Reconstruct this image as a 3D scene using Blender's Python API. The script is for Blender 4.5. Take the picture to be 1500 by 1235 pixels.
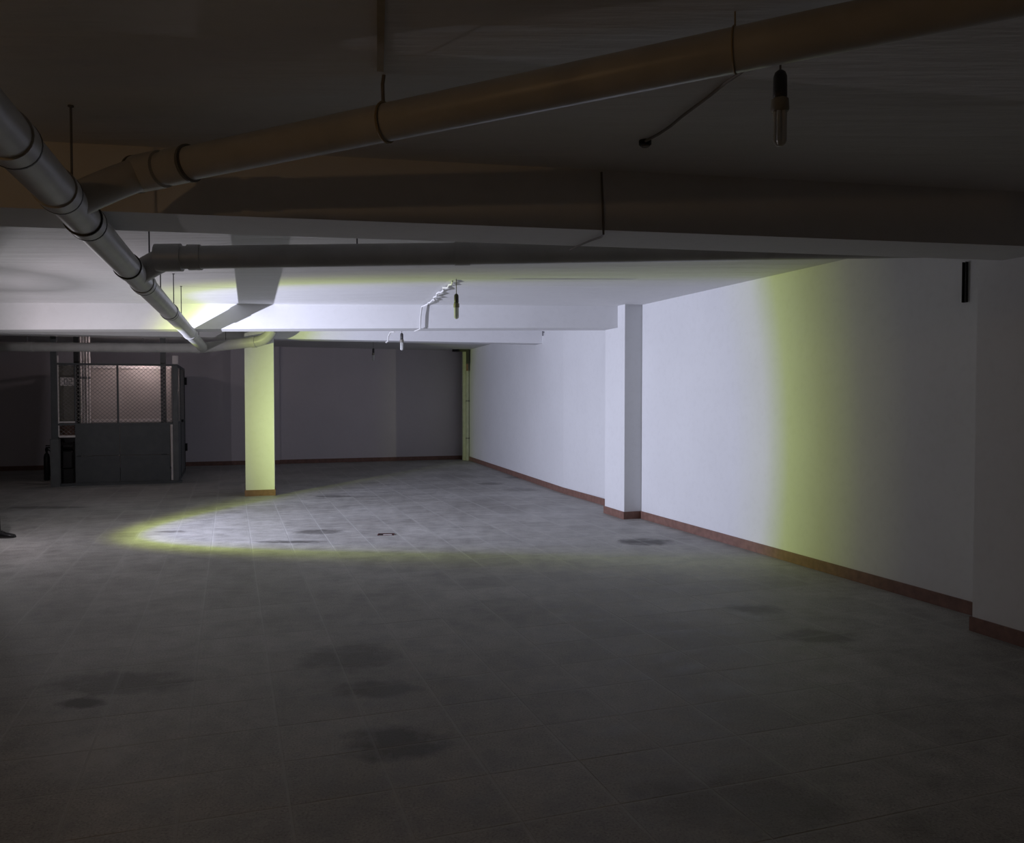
import bpy, bmesh, math, random
from mathutils import Vector, Matrix
random.seed(7)
for o in list(bpy.data.objects): bpy.data.objects.remove(o)
SC = bpy.context.scene
COL = SC.collection
R = math.radians

# ------------------------------------------------------------------ camera
F = 1200.0; EYE = 1.6; PITCH = math.atan(35/1200)
cam = bpy.data.cameras.new('camera'); cam.sensor_fit = 'HORIZONTAL'
cam.sensor_width = 36; cam.lens = 36*F/1500; cam.clip_start = .05
co = bpy.data.objects.new('camera', cam); COL.objects.link(co)
co.location = (0, 0, EYE); co.rotation_euler = (R(90)-PITCH, 0, 0)
SC.camera = co
# ------------------------------------------------------------------ world / exposure
w = bpy.data.worlds.new('world'); SC.world = w; w.use_nodes = True
w.node_tree.nodes['Background'].inputs[0].default_value = (.5, .5, .55, 1)
w.node_tree.nodes['Background'].inputs[1].default_value = .001
vs = SC.view_settings
vs.view_transform = 'Standard'; vs.look = 'None'; vs.gamma = 1; vs.exposure = 0
vs.use_curve_mapping = False
# ------------------------------------------------------------------ the hand torch: its beam (the torch body is built further down)
TORCH = Vector((-5.62, 8.40, 1.28)); T_AZ = R(56); T_EL = R(-1.5)
T_AXIS = Vector((math.sin(T_AZ)*math.cos(T_EL), math.cos(T_AZ)*math.cos(T_EL), math.sin(T_EL)))
T_POWER = 1500; T_FLAT = 2.6; T_SIGN = 1
# torch beam by angle off the axis: lavender-white core with a yellow-green rim, then a weak spill round it
CORE_C = (.74, .77, 1.0)
BEAM = [(0, CORE_C, 1.0), (31, CORE_C, 1.0), (34.5, (.80, .84, .90), .92), (37, (.80, .97, .26), .62),
        (40, (.76, .90, .14), .33), (43, (.75, .78, .25), .11), (46, (.8, .8, .8), .0)]
SPILL = [(0, (.9, .86, .95), .05), (50, (.92, .87, .97), .06), (72, (.95, .87, .95), .058), (84, (1, .95, 1), .03), (88, (1, 1, 1), 0)]
WARM_POWER = 17; SHAFT_POWER = 10

# ------------------------------------------------------------------ helpers
def V(*a): return Vector(a)
def ray(px, py):
    dx = (px-750)/F; dz = -(py-617.5)/F
    return V(dx, math.cos(PITCH)+dz*math.sin(PITCH), -math.sin(PITCH)+dz*math.cos(PITCH))
def on_z(px, py, z=0.0):
    v = ray(px, py); return V(0, 0, EYE)+v*((z-EYE)/v.z)
def on_y(px, py, Y):
    v = ray(px, py); return V(0, 0, EYE)+v*(Y/v.y)

def mk_obj(name, bm, mat, parent=None, smooth=False):
    bmesh.ops.recalc_face_normals(bm, faces=bm.faces)
    me = bpy.data.meshes.new(name); bm.to_mesh(me); bm.free()
    if smooth:
        for p in me.polygons: p.use_smooth = True
        try: me.set_sharp_from_angle(angle=R(40))
        except Exception: pass
    if mat: me.materials.append(mat)
    o = bpy.data.objects.new(name, me); COL.objects.link(o)
    if parent: o.parent = parent
    return o
def empty(name, loc=(0, 0, 0), rz=0):
    o = bpy.data.objects.new(name, None); COL.objects.link(o)
    o.location = loc; o.rotation_euler = (0, 0, rz); o.empty_display_size = .1
    return o
def tag(o, label, cat, group=None):
    o['label'] = label; o['category'] = cat
    if group: o['group'] = group
    return o
def struct(o, label=None):
    o['kind'] = 'structure'
    if label: o['label'] = label
    return o

def add_box(bm, x0, x1, y0, y1, z0, z1, bev=0.0):
    vs_ = [bm.verts.new((x, y, z)) for z in (z0, z1) for y in (y0, y1) for x in (x0, x1)]
    f = [(0,2,3,1), (4,5,7,6), (0,1,5,4), (2,6,7,3), (0,4,6,2), (1,3,7,5)]
    fs = [bm.faces.new([vs_[i] for i in q]) for q in f]
    if bev > 0:
        es = list({e for fc in fs for e in fc.edges})
        bmesh.ops.bevel(bm, geom=es, offset=bev, segments=1, affect='EDGES', profile=.5)
def add_prism(bm, pts, z0, z1):
    """vertical prism over a polygon; z0/z1 may be lists (one per point)"""
    n = len(pts)
    zb = z0 if isinstance(z0, (list, tuple)) else [z0]*n
    zt = z1 if isinstance(z1, (list, tuple)) else [z1]*n
    b = [bm.verts.new((p[0], p[1], zb[i])) for i, p in enumerate(pts)]
    t = [bm.verts.new((p[0], p[1], zt[i])) for i, p in enumerate(pts)]
    bm.faces.new(b[::-1]); bm.faces.new(t)
    for i in range(n):
        j = (i+1) % n; bm.faces.new((b[i], b[j], t[j], t[i]))
def add_tube(bm, path, rad, seg=16, caps=True):
    path = [Vector(p) for p in path]; n = len(path)
    rads = rad if isinstance(rad, (list, tuple)) else [rad]*n
    rings = []; up = None
    for i, p in enumerate(path):
        if i == 0: t = path[1]-path[0]
        elif i == n-1: t = path[-1]-path[-2]
        else: t = (path[i+1]-p).normalized()+(p-path[i-1]).normalized()
        if t.length < 1e-9: t = V(0, 0, 1)
        t.normalize()
        if up is None:
            up = V(0, 0, 1) if abs(t.z) < .9 else V(1, 0, 0)
        a = up-t*up.dot(t); a.normalize(); b = t.cross(a); up = a
        rings.append([bm.verts.new(p+(a*math.cos(2*math.pi*k/seg)+b*math.sin(2*math.pi*k/seg))*rads[i]) for k in range(seg)])
    for r0, r1 in zip(rings, rings[1:]):
        for k in range(seg):
            bm.faces.new((r0[k], r0[(k+1) % seg], r1[(k+1) % seg], r1[k]))
    if caps:
        bm.faces.new(rings[0][::-1]); bm.faces.new(rings[-1])
def add_lathe(bm, prof, seg=20, at=(0, 0, 0)):
    """prof: (radius, z) list"""
    rings = [[bm.verts.new((at[0]+r*math.cos(2*math.pi*k/seg), at[1]+r*math.sin(2*math.pi*k/seg), at[2]+z)) for k in range(seg)] for r, z in prof]
    for r0, r1 in zip(rings, rings[1:]):
        for k in range(seg):
            bm.faces.new((r0[k], r0[(k+1) % seg], r1[(k+1) % seg], r1[k]))
    bm.faces.new(rings[0][::-1]); bm.faces.new(rings[-1])
def tube(name, path, rad, mat, parent=None, seg=16):
    bm = bmesh.new(); add_tube(bm, path, rad, seg); return mk_obj(name, bm, mat, parent, True)
def box(name, x0, x1, y0, y1, z0, z1, mat, parent=None, bev=0.0):
    bm = bmesh.new(); add_box(bm, x0, x1, y0, y1, z0, z1, bev); return mk_obj(name, bm, mat, parent)
def prism(name, pts, z0, z1, mat, parent=None):
    bm = bmesh.new(); add_prism(bm, pts, z0, z1); return mk_obj(name, bm, mat, parent)
def arc(a, b, c, n=8):
    """quadratic bend through a -> (corner b) -> c"""
    a, b, c = Vector(a), Vector(b), Vector(c)
    return [a*(1-t)**2+b*2*t*(1-t)+c*t*t for t in [i/n for i in range(n+1)]]

# ------------------------------------------------------------------ materials
class NT:
    def __init__(s, name):
        s.m = bpy.data.materials.new(name); s.m.use_nodes = True
        s.t = s.m.node_tree; s.b = s.t.nodes['Principled BSDF']
    def n(s, typ, **kw):
        nd = s.t.nodes.new(typ)
        for k, v in kw.items(): setattr(nd, k, v)
        return nd
    def l(s, a, b): s.t.links.new(a, b)
    def pos(s): return s.n('ShaderNodeNewGeometry').outputs['Position']
    def math(s, op, a, b=None, clamp=False):
        nd = s.n('ShaderNodeMath', operation=op, use_clamp=clamp)
        for i, x in enumerate((a, b)):
            if x is None: continue
            if isinstance(x, (int, float)): nd.inputs[i].default_value = x
            else: s.l(x, nd.inputs[i])
        return nd.outputs[0]
    def noise(s, vec, scale, detail=4, rough=.55, dist=0):
        nd = s.n('ShaderNodeTexNoise'); nd.inputs['Scale'].default_value = scale
        nd.inputs['Detail'].default_value = detail; nd.inputs['Roughness'].default_value = rough
        nd.inputs['Distortion'].default_value = dist
        s.l(vec, nd.inputs['Vector']); return nd.outputs['Fac']
    def mapping(s, vec, scale=(1, 1, 1), rot=(0, 0, 0), loc=(0, 0, 0)):
        nd = s.n('ShaderNodeMapping'); nd.inputs['Scale'].default_value = scale
        nd.inputs['Rotation'].default_value = rot; nd.inputs['Location'].default_value = loc
        s.l(vec, nd.inputs['Vector']); return nd.outputs[0]
    def ramp(s, fac, stops):
        nd = s.n('ShaderNodeValToRGB'); e = nd.color_ramp.elements
        while len(e) < len(stops): e.new(.5)
        for i, (p, c) in enumerate(stops):
            e[i].position = p; e[i].color = (*c, 1) if len(c) == 3 else c
        s.l(fac, nd.inputs[0]); return nd.outputs[0]
    def mix(s, fac, a, b, mode='MIX'):
        nd = s.n('ShaderNodeMix', data_type='RGBA', blend_type=mode)
        for i, x in ((0, fac), (6, a), (7, b)):
            if isinstance(x, (int, float)): nd.inputs[i].default_value = x
            elif isinstance(x, tuple): nd.inputs[i].default_value = (*x, 1)
            else: s.l(x, nd.inputs[i])
        return nd.outputs[2]
    def bump(s, h, strength, dist):
        nd = s.n('ShaderNodeBump'); nd.inputs['Strength'].default_value = strength
        nd.inputs['Distance'].default_value = dist; s.l(h, nd.inputs['Height'])
        s.l(nd.outputs[0], s.b.inputs['Normal'])
    def done(s, col=None, rough=.6, metal=0, spec=.3):
        if col is not None:
            if isinstance(col, tuple): s.b.inputs['Base Color'].default_value = (*col, 1)
            else: s.l(col, s.b.inputs['Base Color'])
        if isinstance(rough, (int, float)): s.b.inputs['Roughness'].default_value = rough
        else: s.l(rough, s.b.inputs['Roughness'])
        s.b.inputs['Metallic'].default_value = metal
        s.b.inputs['Specular IOR Level'].default_value = spec
        return s.m
def g3(v): return (v, v, v)
def plain(name, col, rough=.5, metal=0, var=.12, scale=9, spec=.35, bump=0):
    k = NT(name); n = k.noise(k.pos(), scale, 5)
    lo = tuple(c*(1-var) for c in col); hi = tuple(min(1, c*(1+var)) for c in col)
    c = k.ramp(n, [(.3, lo), (.7, hi)])
    if bump: k.bump(n, bump, .004)
    return k.done(c, rough, metal, spec)

def plaster(name, col, streak=False):
    k = NT(name); p = k.pos()
    n1 = k.noise(p, 1.1, 4); n2 = k.noise(p, 14, 5)
    c = k.ramp(n1, [(.3, tuple(x*.95 for x in col)), (.7, col)])
    c = k.mix(k.math('MULTIPLY', k.ramp(n2, [(.35, g3(1)), (.5, g3(0))]), .06), c, (.45, .44, .42))
    if streak:   # trowel ridges of the slab
        st = k.noise(k.mapping(p, (.55, 4.2, 1), (0, 0, R(-9))), 1.6, 4, .5)
        h = k.math('ADD', k.math('MULTIPLY', st, 1.0), k.math('MULTIPLY', n2, .08))
        k.bump(h, .6, .03)
    else:
        k.bump(k.math('ADD', n2, k.math('MULTIPLY', k.noise(p, 3.2, 3), 1.5)), .12, .01)
    return k.done(c, .85, 0, .15)
M_WALL = plaster('white_plaster', (.77, .775, .78))
M_CEIL = plaster('ceiling_plaster', (.74, .74, .74), True)
M_BEAM = plaster('beam_plaster', (.75, .75, .755))
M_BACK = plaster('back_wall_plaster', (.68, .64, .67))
M_DIMWALL = plain('dim_unseen_wall', (.16, .155, .145), .9, 0, .2, 3)  # unseen left and rear walls, toned dark so less light bounces forward
M_BASE = plain('terracotta_skirting', (.21, .115, .09), .5, 0, .2, 14)
TA = R(19); PITCHT = .41; TORG = (1.201, 3.444)
def floor_mat(name, grout=False):
    k = NT(name); p = k.pos()
    n1 = k.noise(p, .7, 5, .6); n2 = k.noise(p, 5.5, 6, .65); sp = k.noise(p, 95, 2, .6)
    if grout:
        base = k.ramp(n2, [(.3, (.34, .335, .32)), (.7, (.45, .44, .425))])
    else:
        base = k.ramp(n1, [(.28, (.29, .278, .262)), (.5, (.385, .373, .355)), (.75, (.47, .46, .445))])
        base = k.mix(.75, base, k.ramp(n2, [(.25, g3(.55)), (.52, g3(1)), (.8, g3(1.35))]), 'MULTIPLY')
        base = k.mix(.8, base, k.ramp(sp, [(.36, g3(.62)), (.48, g3(1)), (.6, g3(1)), (.7, g3(1.45))]), 'MULTIPLY')
        # every tile a slightly different grey
        q = k.mapping(p, (1/PITCHT, 1/PITCHT, 0), (0, 0, 0))
        mp = k.n('ShaderNodeVectorRotate', rotation_type='Z_AXIS'); mp.inputs['Angle'].default_value = -TA
        mp.inputs['Center'].default_value = (TORG[0], TORG[1], 0); k.l(p, mp.inputs['Vector'])
        sub = k.n('ShaderNodeVectorMath', operation='SUBTRACT'); sub.inputs[1].default_value = (TORG[0], TORG[1], 0); k.l(mp.outputs[0], sub.inputs[0])
        sc = k.n('ShaderNodeVectorMath', operation='MULTIPLY'); sc.inputs[1].default_value = (1/PITCHT, 1/PITCHT, 0); k.l(sub.outputs[0], sc.inputs[0])
        fl = k.n('ShaderNodeVectorMath', operation='FLOOR'); k.l(sc.outputs[0], fl.inputs[0])
        wn = k.n('ShaderNodeTexWhiteNoise', noise_dimensions='2D'); k.l(fl.outputs[0], wn.inputs['Vector'])
        base = k.mix(.8, base, k.ramp(wn.outputs['Value'], [(0, g3(.90)), (1, g3(1.07))]), 'MULTIPLY')
    # damp and oil stains at fixed spots, ragged by noise: (x, y, rx, ry, depth)
    spots = [(-2.3, 9.72, .33, .22, .75), (-2.45, 9.05, .42, .10, .8), (1.48, 9.05, .33, .26, .85), (-2.9, 13.25, .35, .16, .6),
             (-4.05, 9.75, .22, .10, .6), (-1.0, 5.0, .35, .30, .45), (-.55, 3.75, .30, .22, .65), (-2.2, 4.55, .5, .22, .5),
             (-2.25, 4.25, .14, .1, .7), (1.85, 6.15, .28, .18, .5), (2.05, 5.45, .3, .2, .45), (-.4, 15.2, .3, .3, .5), (.05, 16.4, .25, .3, .5),
             (-.75, 4.45, .28, .16, .5), (.2, 14.2, .4, .35, .35), (-6.8, 11.9, .7, .18, .5), (.9, 3.2, .5, .3, .35)]
    nd = k.noise(p, 6.0, 6, .68); sx = k.n('ShaderNodeSeparateXYZ'); k.l(p, sx.inputs[0])
    tot = None
    for x, y, rx, ry, dpt in spots:
        a = k.math('MULTIPLY', k.math('SUBTRACT', sx.outputs[0], x), 1/rx); b = k.math('MULTIPLY', k.math('SUBTRACT', sx.outputs[1], y), 1/ry)
        r2 = k.math('ADD', k.math('MULTIPLY', a, a), k.math('MULTIPLY', b, b))
        v = k.math('SUBTRACT', 2.05, k.math('ADD', r2, k.math('MULTIPLY', nd, 2.2)))
        v = k.math('MULTIPLY', k.math('MULTIPLY', v, 1.5, True), dpt)
        tot = v if tot is None else k.math('MAXIMUM', tot, v)
    base = k.mix(tot, base, k.mix(.5, base, (.02, .018, .016)) if grout else (.055, .05, .046))
    # pale dusty patches, and dust trodden in along the joints
    if not grout:
        fr_ = k.n('ShaderNodeVectorMath', operation='FRACTION'); k.l(sc.outputs[0], fr_.inputs[0])
        fs = k.n('ShaderNodeSeparateXYZ'); k.l(fr_.outputs[0], fs.inputs[0])
        ed = None
        for ax in (0, 1):
            dd = k.math('SUBTRACT', .5, k.math('ABSOLUTE', k.math('SUBTRACT', fs.outputs[ax], .5)))
            ed = dd if ed is None else k.math('MINIMUM', ed, dd)
        jd = k.math('SUBTRACT', 1.0, k.math('MULTIPLY', k.math('ADD', ed, k.math('MULTIPLY', k.math('SUBTRACT', n2, .5), .10)), 14), True)
        jm = k.ramp(k.noise(p, 1.3, 4, .6), [(.35, g3(.15)), (.65, g3(.8))])
        base = k.mix(k.math('MULTIPLY', k.math('MULTIPLY', jd, jm), .36, True), base, (.56, .55, .53))
        dust = k.ramp(k.noise(k.mapping(p, (.8, 1.6, 1)), 2.1, 7, .7), [(.54, g3(0)), (.72, g3(1))])
        base = k.mix(k.math('MULTIPLY', dust, .35), base, (.52, .51, .49))
        a = k.math('MULTIPLY', k.math('SUBTRACT', sx.outputs[0], -1.95), 1/.42); b = k.math('MULTIPLY', k.math('SUBTRACT', sx.outputs[1], 3.62), 1/.36)
        r2 = k.math('ADD', k.math('MULTIPLY', a, a), k.math('MULTIPLY', b, b))
        v = k.math('MULTIPLY', k.math('SUBTRACT', 1.5, k.math('ADD', r2, k.math('MULTIPLY', k.noise(p, 7, 6, .7), 1.9))), 1.2, True)
        base = k.mix(k.math('MULTIPLY', v, .75), base, (.55, .54, .52))
    k.bump(k.math('ADD', n2, k.math('MULTIPLY', sp, .2)), .18, .006)
    return k.done(base, k.ramp(n2, [(.3, g3(.5)), (.7, g3(.72))]), 0, .3)
M_TILE = floor_mat('terrazzo_tile'); M_GROUT = floor_mat('pale_grout', True)
M_PVC = plain('grey_pvc', (.46, .455, .44), .38, 0, .10, 6, .45)
M_PVCD = plain('dark_pvc_seal', (.06, .06, .06), .5)
M_SEAL = plain('grey_seal', (.16, .155, .15), .5)
M_ROD = plain('dark_steel_rod', (.16, .16, .17), .5, .4)
M_STRAP = plain('tan_strap', (.34, .27, .17), .6)
M_CABLE = plain('white_cable', (.78, .78, .76), .5, 0, .05)
M_GCABLE = plain('grey_cable', (.21, .19, .175), .6)
M_SOCK = plain('dark_bakelite', (.06, .057, .055), .4)
M_BALL = plain('lamp_ballast', (.24, .225, .19), .45)
def glass(name, col):
    k = NT(name); k.b.inputs['Transmission Weight'].default_value = .35
    return k.done(col, .25, 0, .5)
M_TUBE = glass('frosted_lamp_tube', (.78, .79, .76))
M_CAGE = plain('cage_grey_paint', (.085, .092, .095), .5, .1, .12, 7)
M_CAGE2 = plain('cage_post_grey', (.12, .125, .125), .5, .1, .12, 7)
M_DARK = plain('black_steel', (.02, .02, .021), .5, .2)
M_MESH = plain('galvanised_wire', (.30, .29, .28), .45, .5)
M_CAR = plain('lift_car_beige', (.60, .53, .50), .5, .0, .10, 1.2)
M_PALE = plain('pale_trim', (.80, .74, .72), .5)
M_OLIVE = plain('olive_grey_panel', (.30, .29, .25), .6, 0, .15, 3)
M_RUST = plain('rust_brown', (.20, .11, .08), .7)
M_BLK = plain('black_rubber', (.012, .012, .012), .45)
M_CLOTH = plain('dark_cloth', (.018, .017, .02), .85, 0, .25, 30)
M_JACKET = plain('charcoal_jacket', (.03, .03, .035), .85, 0, .2, 30)
M_SKIN = plain('skin', (.42, .26, .19), .5)
M_HAIR = plain('dark_hair', (.012, .01, .009), .5)
M_SHOE = plain('black_shoe', (.012, .012, .013), .4)
M_SOLE = plain('shoe_sole', (.03, .028, .027), .7)
M_REDB = plain('dark_red_frame', (.10, .03, .03), .6)
M_PIPEY = plain('pale_riser', (.40, .40, .38), .5)

# ------------------------------------------------------------------ setting: floor
CEIL = 2.82
DW = V(-.3268, .9451, 0)            # direction of the long right wall
NW = V(.9451, .3268, 0)             # out of the room, across it
A = on_z(945, 761); B = on_z(1427, 902)
def wl(t, off=0): return A+DW*t+NW*off
C0 = on_z(886, 740.5); C1 = on_z(825, 722.5); C2 = on_z(683, 672.5)
K_L = on_z(0, 690)
back_dir = (K_L-C2).normalized()
LEFTX = -13.0
BK_L = C2+back_dir*((LEFTX-C2.x)/back_dir.x)
REAR = -5.0
RR = A+DW*((REAR-A.y)/DW.y)
room = [(RR.x, REAR), (A.x, A.y), (C0.x, C0.y), (C2.x, C2.y), (BK_L.x, BK_L.y), (LEFTX, REAR)]
floor = struct(prism('floor', [(p[0], p[1]) for p in [(RR.x+.6, REAR), (A.x+.6, A.y), (C2.x+.6, C2.y+.6), (BK_L.x, BK_L.y+.6), (LEFTX-.2, REAR)]], -.2, -.0009, M_GROUT))
TX = V(math.cos(TA), math.sin(TA), 0); TY = V(-math.sin(TA), math.cos(TA), 0)
def inside(x, y):
    c = False; n = len(room)
    for i in range(n):
        x1, y1 = room[i]; x2, y2 = room[(i+1) % n]
        if (y1 > y) != (y2 > y) and x < (x2-x1)*(y-y1)/(y2-y1)+x1: c = not c
    return c
def tile_bm(bm, c, u, v, h=PITCHT/2-.0045):
    ch = .003; zt = 0; zb = -.012
    top = [bm.verts.new(c+u*a*(h-ch)+v*b*(h-ch)+V(0, 0, zt)) for a, b in ((-1, -1), (1, -1), (1, 1), (-1, 1))]
    mid = [bm.verts.new(c+u*a*h+v*b*h+V(0, 0, zt-.0006)) for a, b in ((-1, -1), (1, -1), (1, 1), (-1, 1))]
    bot = [bm.verts.new(c+u*a*h+v*b*h+V(0, 0, zb)) for a, b in ((-1, -1), (1, -1), (1, 1), (-1, 1))]
    bm.faces.new(top)
    for i in range(4):
        j = (i+1) % 4
        bm.faces.new((mid[i], mid[j], top[j], top[i])); bm.faces.new((bot[i], bot[j], mid[j], mid[i]))
cells = []
for i in range(-60, 40):
    for j in range(-30, 60):
        c = V(TORG[0], TORG[1], 0)+TX*(i+.5)*PITCHT+TY*(j+.5)*PITCHT
        if inside(c.x, c.y): cells.append(c)
def in_view(c):
    return c.y > 2.7 and abs(c.x/c.y) < .655
cells.sort(key=lambda c: (0 if in_view(c) else 1, c.y))
bm = bmesh.new(); tile_bm(bm, V(0, 0, 0), V(1, 0, 0), V(0, 1, 0))
t0 = mk_obj('tile', bm, M_TILE, floor)
for k, c in enumerate(cells[:300]):
    o = t0 if k == 0 else t0.copy()
    if k: COL.objects.link(o); o.parent = floor
    o.location = (c.x, c.y, random.uniform(-.0002, .0002)); o.rotation_euler = (random.uniform(-.0006, .0006), random.uniform(-.0006, .0006), TA+random.uniform(-.002, .002))
bm = bmesh.new()
for c in cells[300:]: tile_bm(bm, c+V(0, 0, random.uniform(-.0002, .0002)), TX, TY)
rest = mk_obj('tile_field', bm, M_TILE, floor); rest['kind'] = 'stuff'

# ------------------------------------------------------------------ setting: walls
def wall(name, p, q, th, z0=0.0, z1=CEIL, mat=M_WALL, side=1):
    d = (q-p).normalized(); n = V(d.y, -d.x, 0)*side
    return struct(prism(name, [(p.x, p.y), (q.x, q.y), (q.x+n.x*th, q.y+n.y*th), (p.x+n.x*th, p.y+n.y*th)], z0-.02, z1+.02, mat))
def skirt(name, pts, side=1, th=.016, h=.098, parent=None):
    bm = bmesh.new()
    for p, q in zip(pts, pts[1:]):
        d = (q-p).normalized(); n = V(-d.y, d.x, 0)*side
        e = d*th*.0
        add_prism(bm, [((p-e).x, (p-e).y), ((q+e).x, (q+e).y), ((q+e+n*th).x, (q+e+n*th).y), ((p-e+n*th).x, (p-e+n*th).y)], 0, h)
    return struct(mk_obj(name, bm, M_BASE, parent))
struct(wall('wall_right', RR, wl(.35), .3), 'long white plastered wall on the right')
struct(wall('wall_right_far', wl(.33, .12), C1, .3), 'white plastered wall beyond the engaged pillar')
C1b = C1
struct(wall('wall_right_end', C1b, C2+(C2-C1)*.03, .3), 'white plastered wall running to the far corner')
struct(wall('wall_back', BK_L, C2-back_dir*.5, .3, mat=M_BACK, side=-1), 'unlit plastered wall at the far end')
struct(wall('wall_left', V(LEFTX, REAR, 0), V(LEFTX, BK_L.y, 0), .3, mat=M_DIMWALL, side=-1))
struct(wall('wall_rear', V(LEFTX, REAR, 0), V(RR.x, REAR, 0), .3, mat=M_DIMWALL))
skirt('baseboard_right', [RR+V(0, 0, 0), wl(.12)], 1)
skirt('baseboard_right_far', [C0+(C0-C1).normalized()*.3, C1], 1)
skirt('baseboard_right_end', [C1, C2], 1)
skirt('baseboard_back', [C2, BK_L], 1)
# shallow pier on the back wall beside the lit pillar
pb = C2+back_dir*((on_z(409, 682)-C2).length)
nb = V(-back_dir.y, back_dir.x, 0)
if nb.y > 0: nb = -nb
struct(prism('wall_back_pier', [tuple((pb-back_dir*.07)[:2]), tuple((pb+back_dir*.5)[:2]), tuple((pb+back_dir*.5+nb*.12)[:2]), tuple((pb-back_dir*.07+nb*.12)[:2])], -.01, CEIL+.02, M_BACK), 'shallow pier on the far wall')
skirt('baseboard_pier', [pb-back_dir*.07+nb*.12, pb+back_dir*.5+nb*.12], 1)

# ------------------------------------------------------------------ setting: ceiling and beams
struct(prism('ceiling', [(RR.x+.6, REAR), (A.x+.6, A.y), (C2.x+.9, C2.y+.6), (BK_L.x, BK_L.y+.6), (LEFTX-.2, REAR)], CEIL, CEIL+.2, M_CEIL), 'trowelled plaster ceiling slab')
def beam(name, p, q, wd, zp, zq, label, extra=0, mat=M_BEAM):
    d = (q-p).normalized(); n = V(-d.y, d.x, 0)
    pts = [p, q, q+n*wd, p+n*wd]
    bm = bmesh.new()
    add_prism(bm, [tuple(v[:2]) for v in pts], [zp, zq, zq, zp], CEIL+.01)
    return struct(mk_obj(name, bm, mat), label)
f0 = V(-2.44, 3.90, 0); f1 = V(3.06, 4.90, 0); fd = (f1-f0).normalized()
beam('beam_near', f0-fd*10.6, f1+fd*.62, .47, 2.50, 2.50, 'deep downstand beam nearest the camera, in shadow')
b0 = V(-6.7, 10.58, 0); b1 = V(1.475, 10.95, 0); bd = (b1-b0).normalized()
zb0 = on_y(0, 483, 10.58).z; zb1 = on_y(905, 480, 10.95).z
sl = (zb1-zb0)/(b1-b0).length
beam('beam_middle', b0-bd*6.2, b1+bd*.02, .42, zb0-sl*6.2, zb1, 'middle downstand beam lit by the torch')
g0 = V(-3.95, 13.62, 0); g1 = V(.5, 14.83, 0); gd = (g1-g0).normalized()
beam('beam_far', g0-gd*8.9, g1+gd*.2, .40, 2.582, 2.578, 'shallow far beam between the pillar and the right wall')

# ------------------------------------------------------------------ pillars
def pillar(name, pts, label, faces):
    o = struct(prism(name, [tuple(p[:2]) for p in pts], -.01, CEIL+.005, M_WALL), label)
    bm = bmesh.new()
    for i in faces:
        p, q = pts[i], pts[(i+1) % len(pts)]
        d = (q-p).normalized(); n = V(d.y, -d.x, 0); e = d*.013
        add_prism(bm, [tuple(v[:2]) for v in (p-e, q+e, q+e+n*.014, p-e+n*.014)], 0, .098)
    mk_obj('skirting', bm, M_BASE, o)
    return o
q0 = on_z(360, 727); q1 = on_z(402.5, 725.7); qd = (q1-q0).normalized(); qn = V(-qd.y, qd.x, 0)
pillar('pillar_freestanding', [q0, q1, q1+qn*.5, q0+qn*.5], 'square free-standing pillar lit yellow-green', range(4))
e0 = on_z(914.3, 760.7); e1 = on_z(946.5, 758.9); e2 = on_z(886, 751.5)
ev = (e2-e0)
pillar('pillar_engaged', [e0, e1+(e1-e0), e1+(e1-e0)+ev, e2], 'pillar standing out of the right wall at mid length', (0, 3))
h0 = on_z(1424, 924)
pillar('pillar_near', [h0, h0-DW*.75, h0-DW*.75+NW*.6, h0+NW*.6], 'pillar at the right edge, nearest the camera', (0, 3))

# ------------------------------------------------------------------ pipes
MP0 = V(-1.6, 2.7, 2.40); MPD = V(-3.4, 10.6, 0).normalized()
def mp(Y): return MP0+MPD*((Y-MP0.y)/MPD.y)
PR = .075
def ring(name, c, d, rad, ln, mat, parent, seg=20):
    return tube(name, [c-d*ln/2, c+d*ln/2], rad, mat, parent, seg)
def hanger(parent, c, r=PR, off=(0, 0), rodmat=None):
    """steel rod up to the slab with a foot plate, and a clip on the pipe"""
    top = V(c.x+off[0], c.y+off[1], CEIL)
    rod = tube('hanger_rod', [c+V(0, 0, r*.9), top], .005, rodmat or M_ROD, parent, 8)
    tube('rod_plate', [top-V(0, 0, .006), top+V(0, 0, .004)], .012, rodmat or M_ROD, rod, 10)
    return rod
main = empty('drain_pipe', tuple(mp(7.5)[:2])+(0,))
tag(main, 'long grey main drain pipe under the ceiling running away at left', 'pipe', 'ceiling drain pipes')
def rel(o): return Matrix.Translation(-Vector(o.location))
class Sub:
    """build children in world coordinates under an empty"""
    def __init__(s, e): s.e = e
def world_children(e):
    inv = Matrix.Translation(e.location).inverted() if e.rotation_euler.z == 0 else (Matrix.Translation(e.location) @ Matrix.Rotation(e.rotation_euler.z, 4, 'Z')).inverted()
    for ch in e.children:
        if ch.type == 'MESH': ch.data.transform(inv)
        for g in ch.children:
            if g.type == 'MESH': g.data.transform(inv)
tube('pipe', [mp(-1.5), mp(13.25)], PR, M_PVC, main, 28)
for Y in (2.55, 3.18, 3.72, 5.05, 5.72, 7.62, 10.2):
    ring('collar', mp(Y), MPD, PR+.007, .10, M_PVC, main, 28)
for Y in (2.60, 3.23, 3.67, 3.78, 5.0, 5.78, 7.67, 10.25):
    ring('seal_ring', mp(Y), MPD, PR+.0085, .010, M_PVCD, main, 28)
for Y in (1.2, 3.46, 6.9, 8.1, 9.0, 12.1): hanger(main, mp(Y))
world_children(main)

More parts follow.
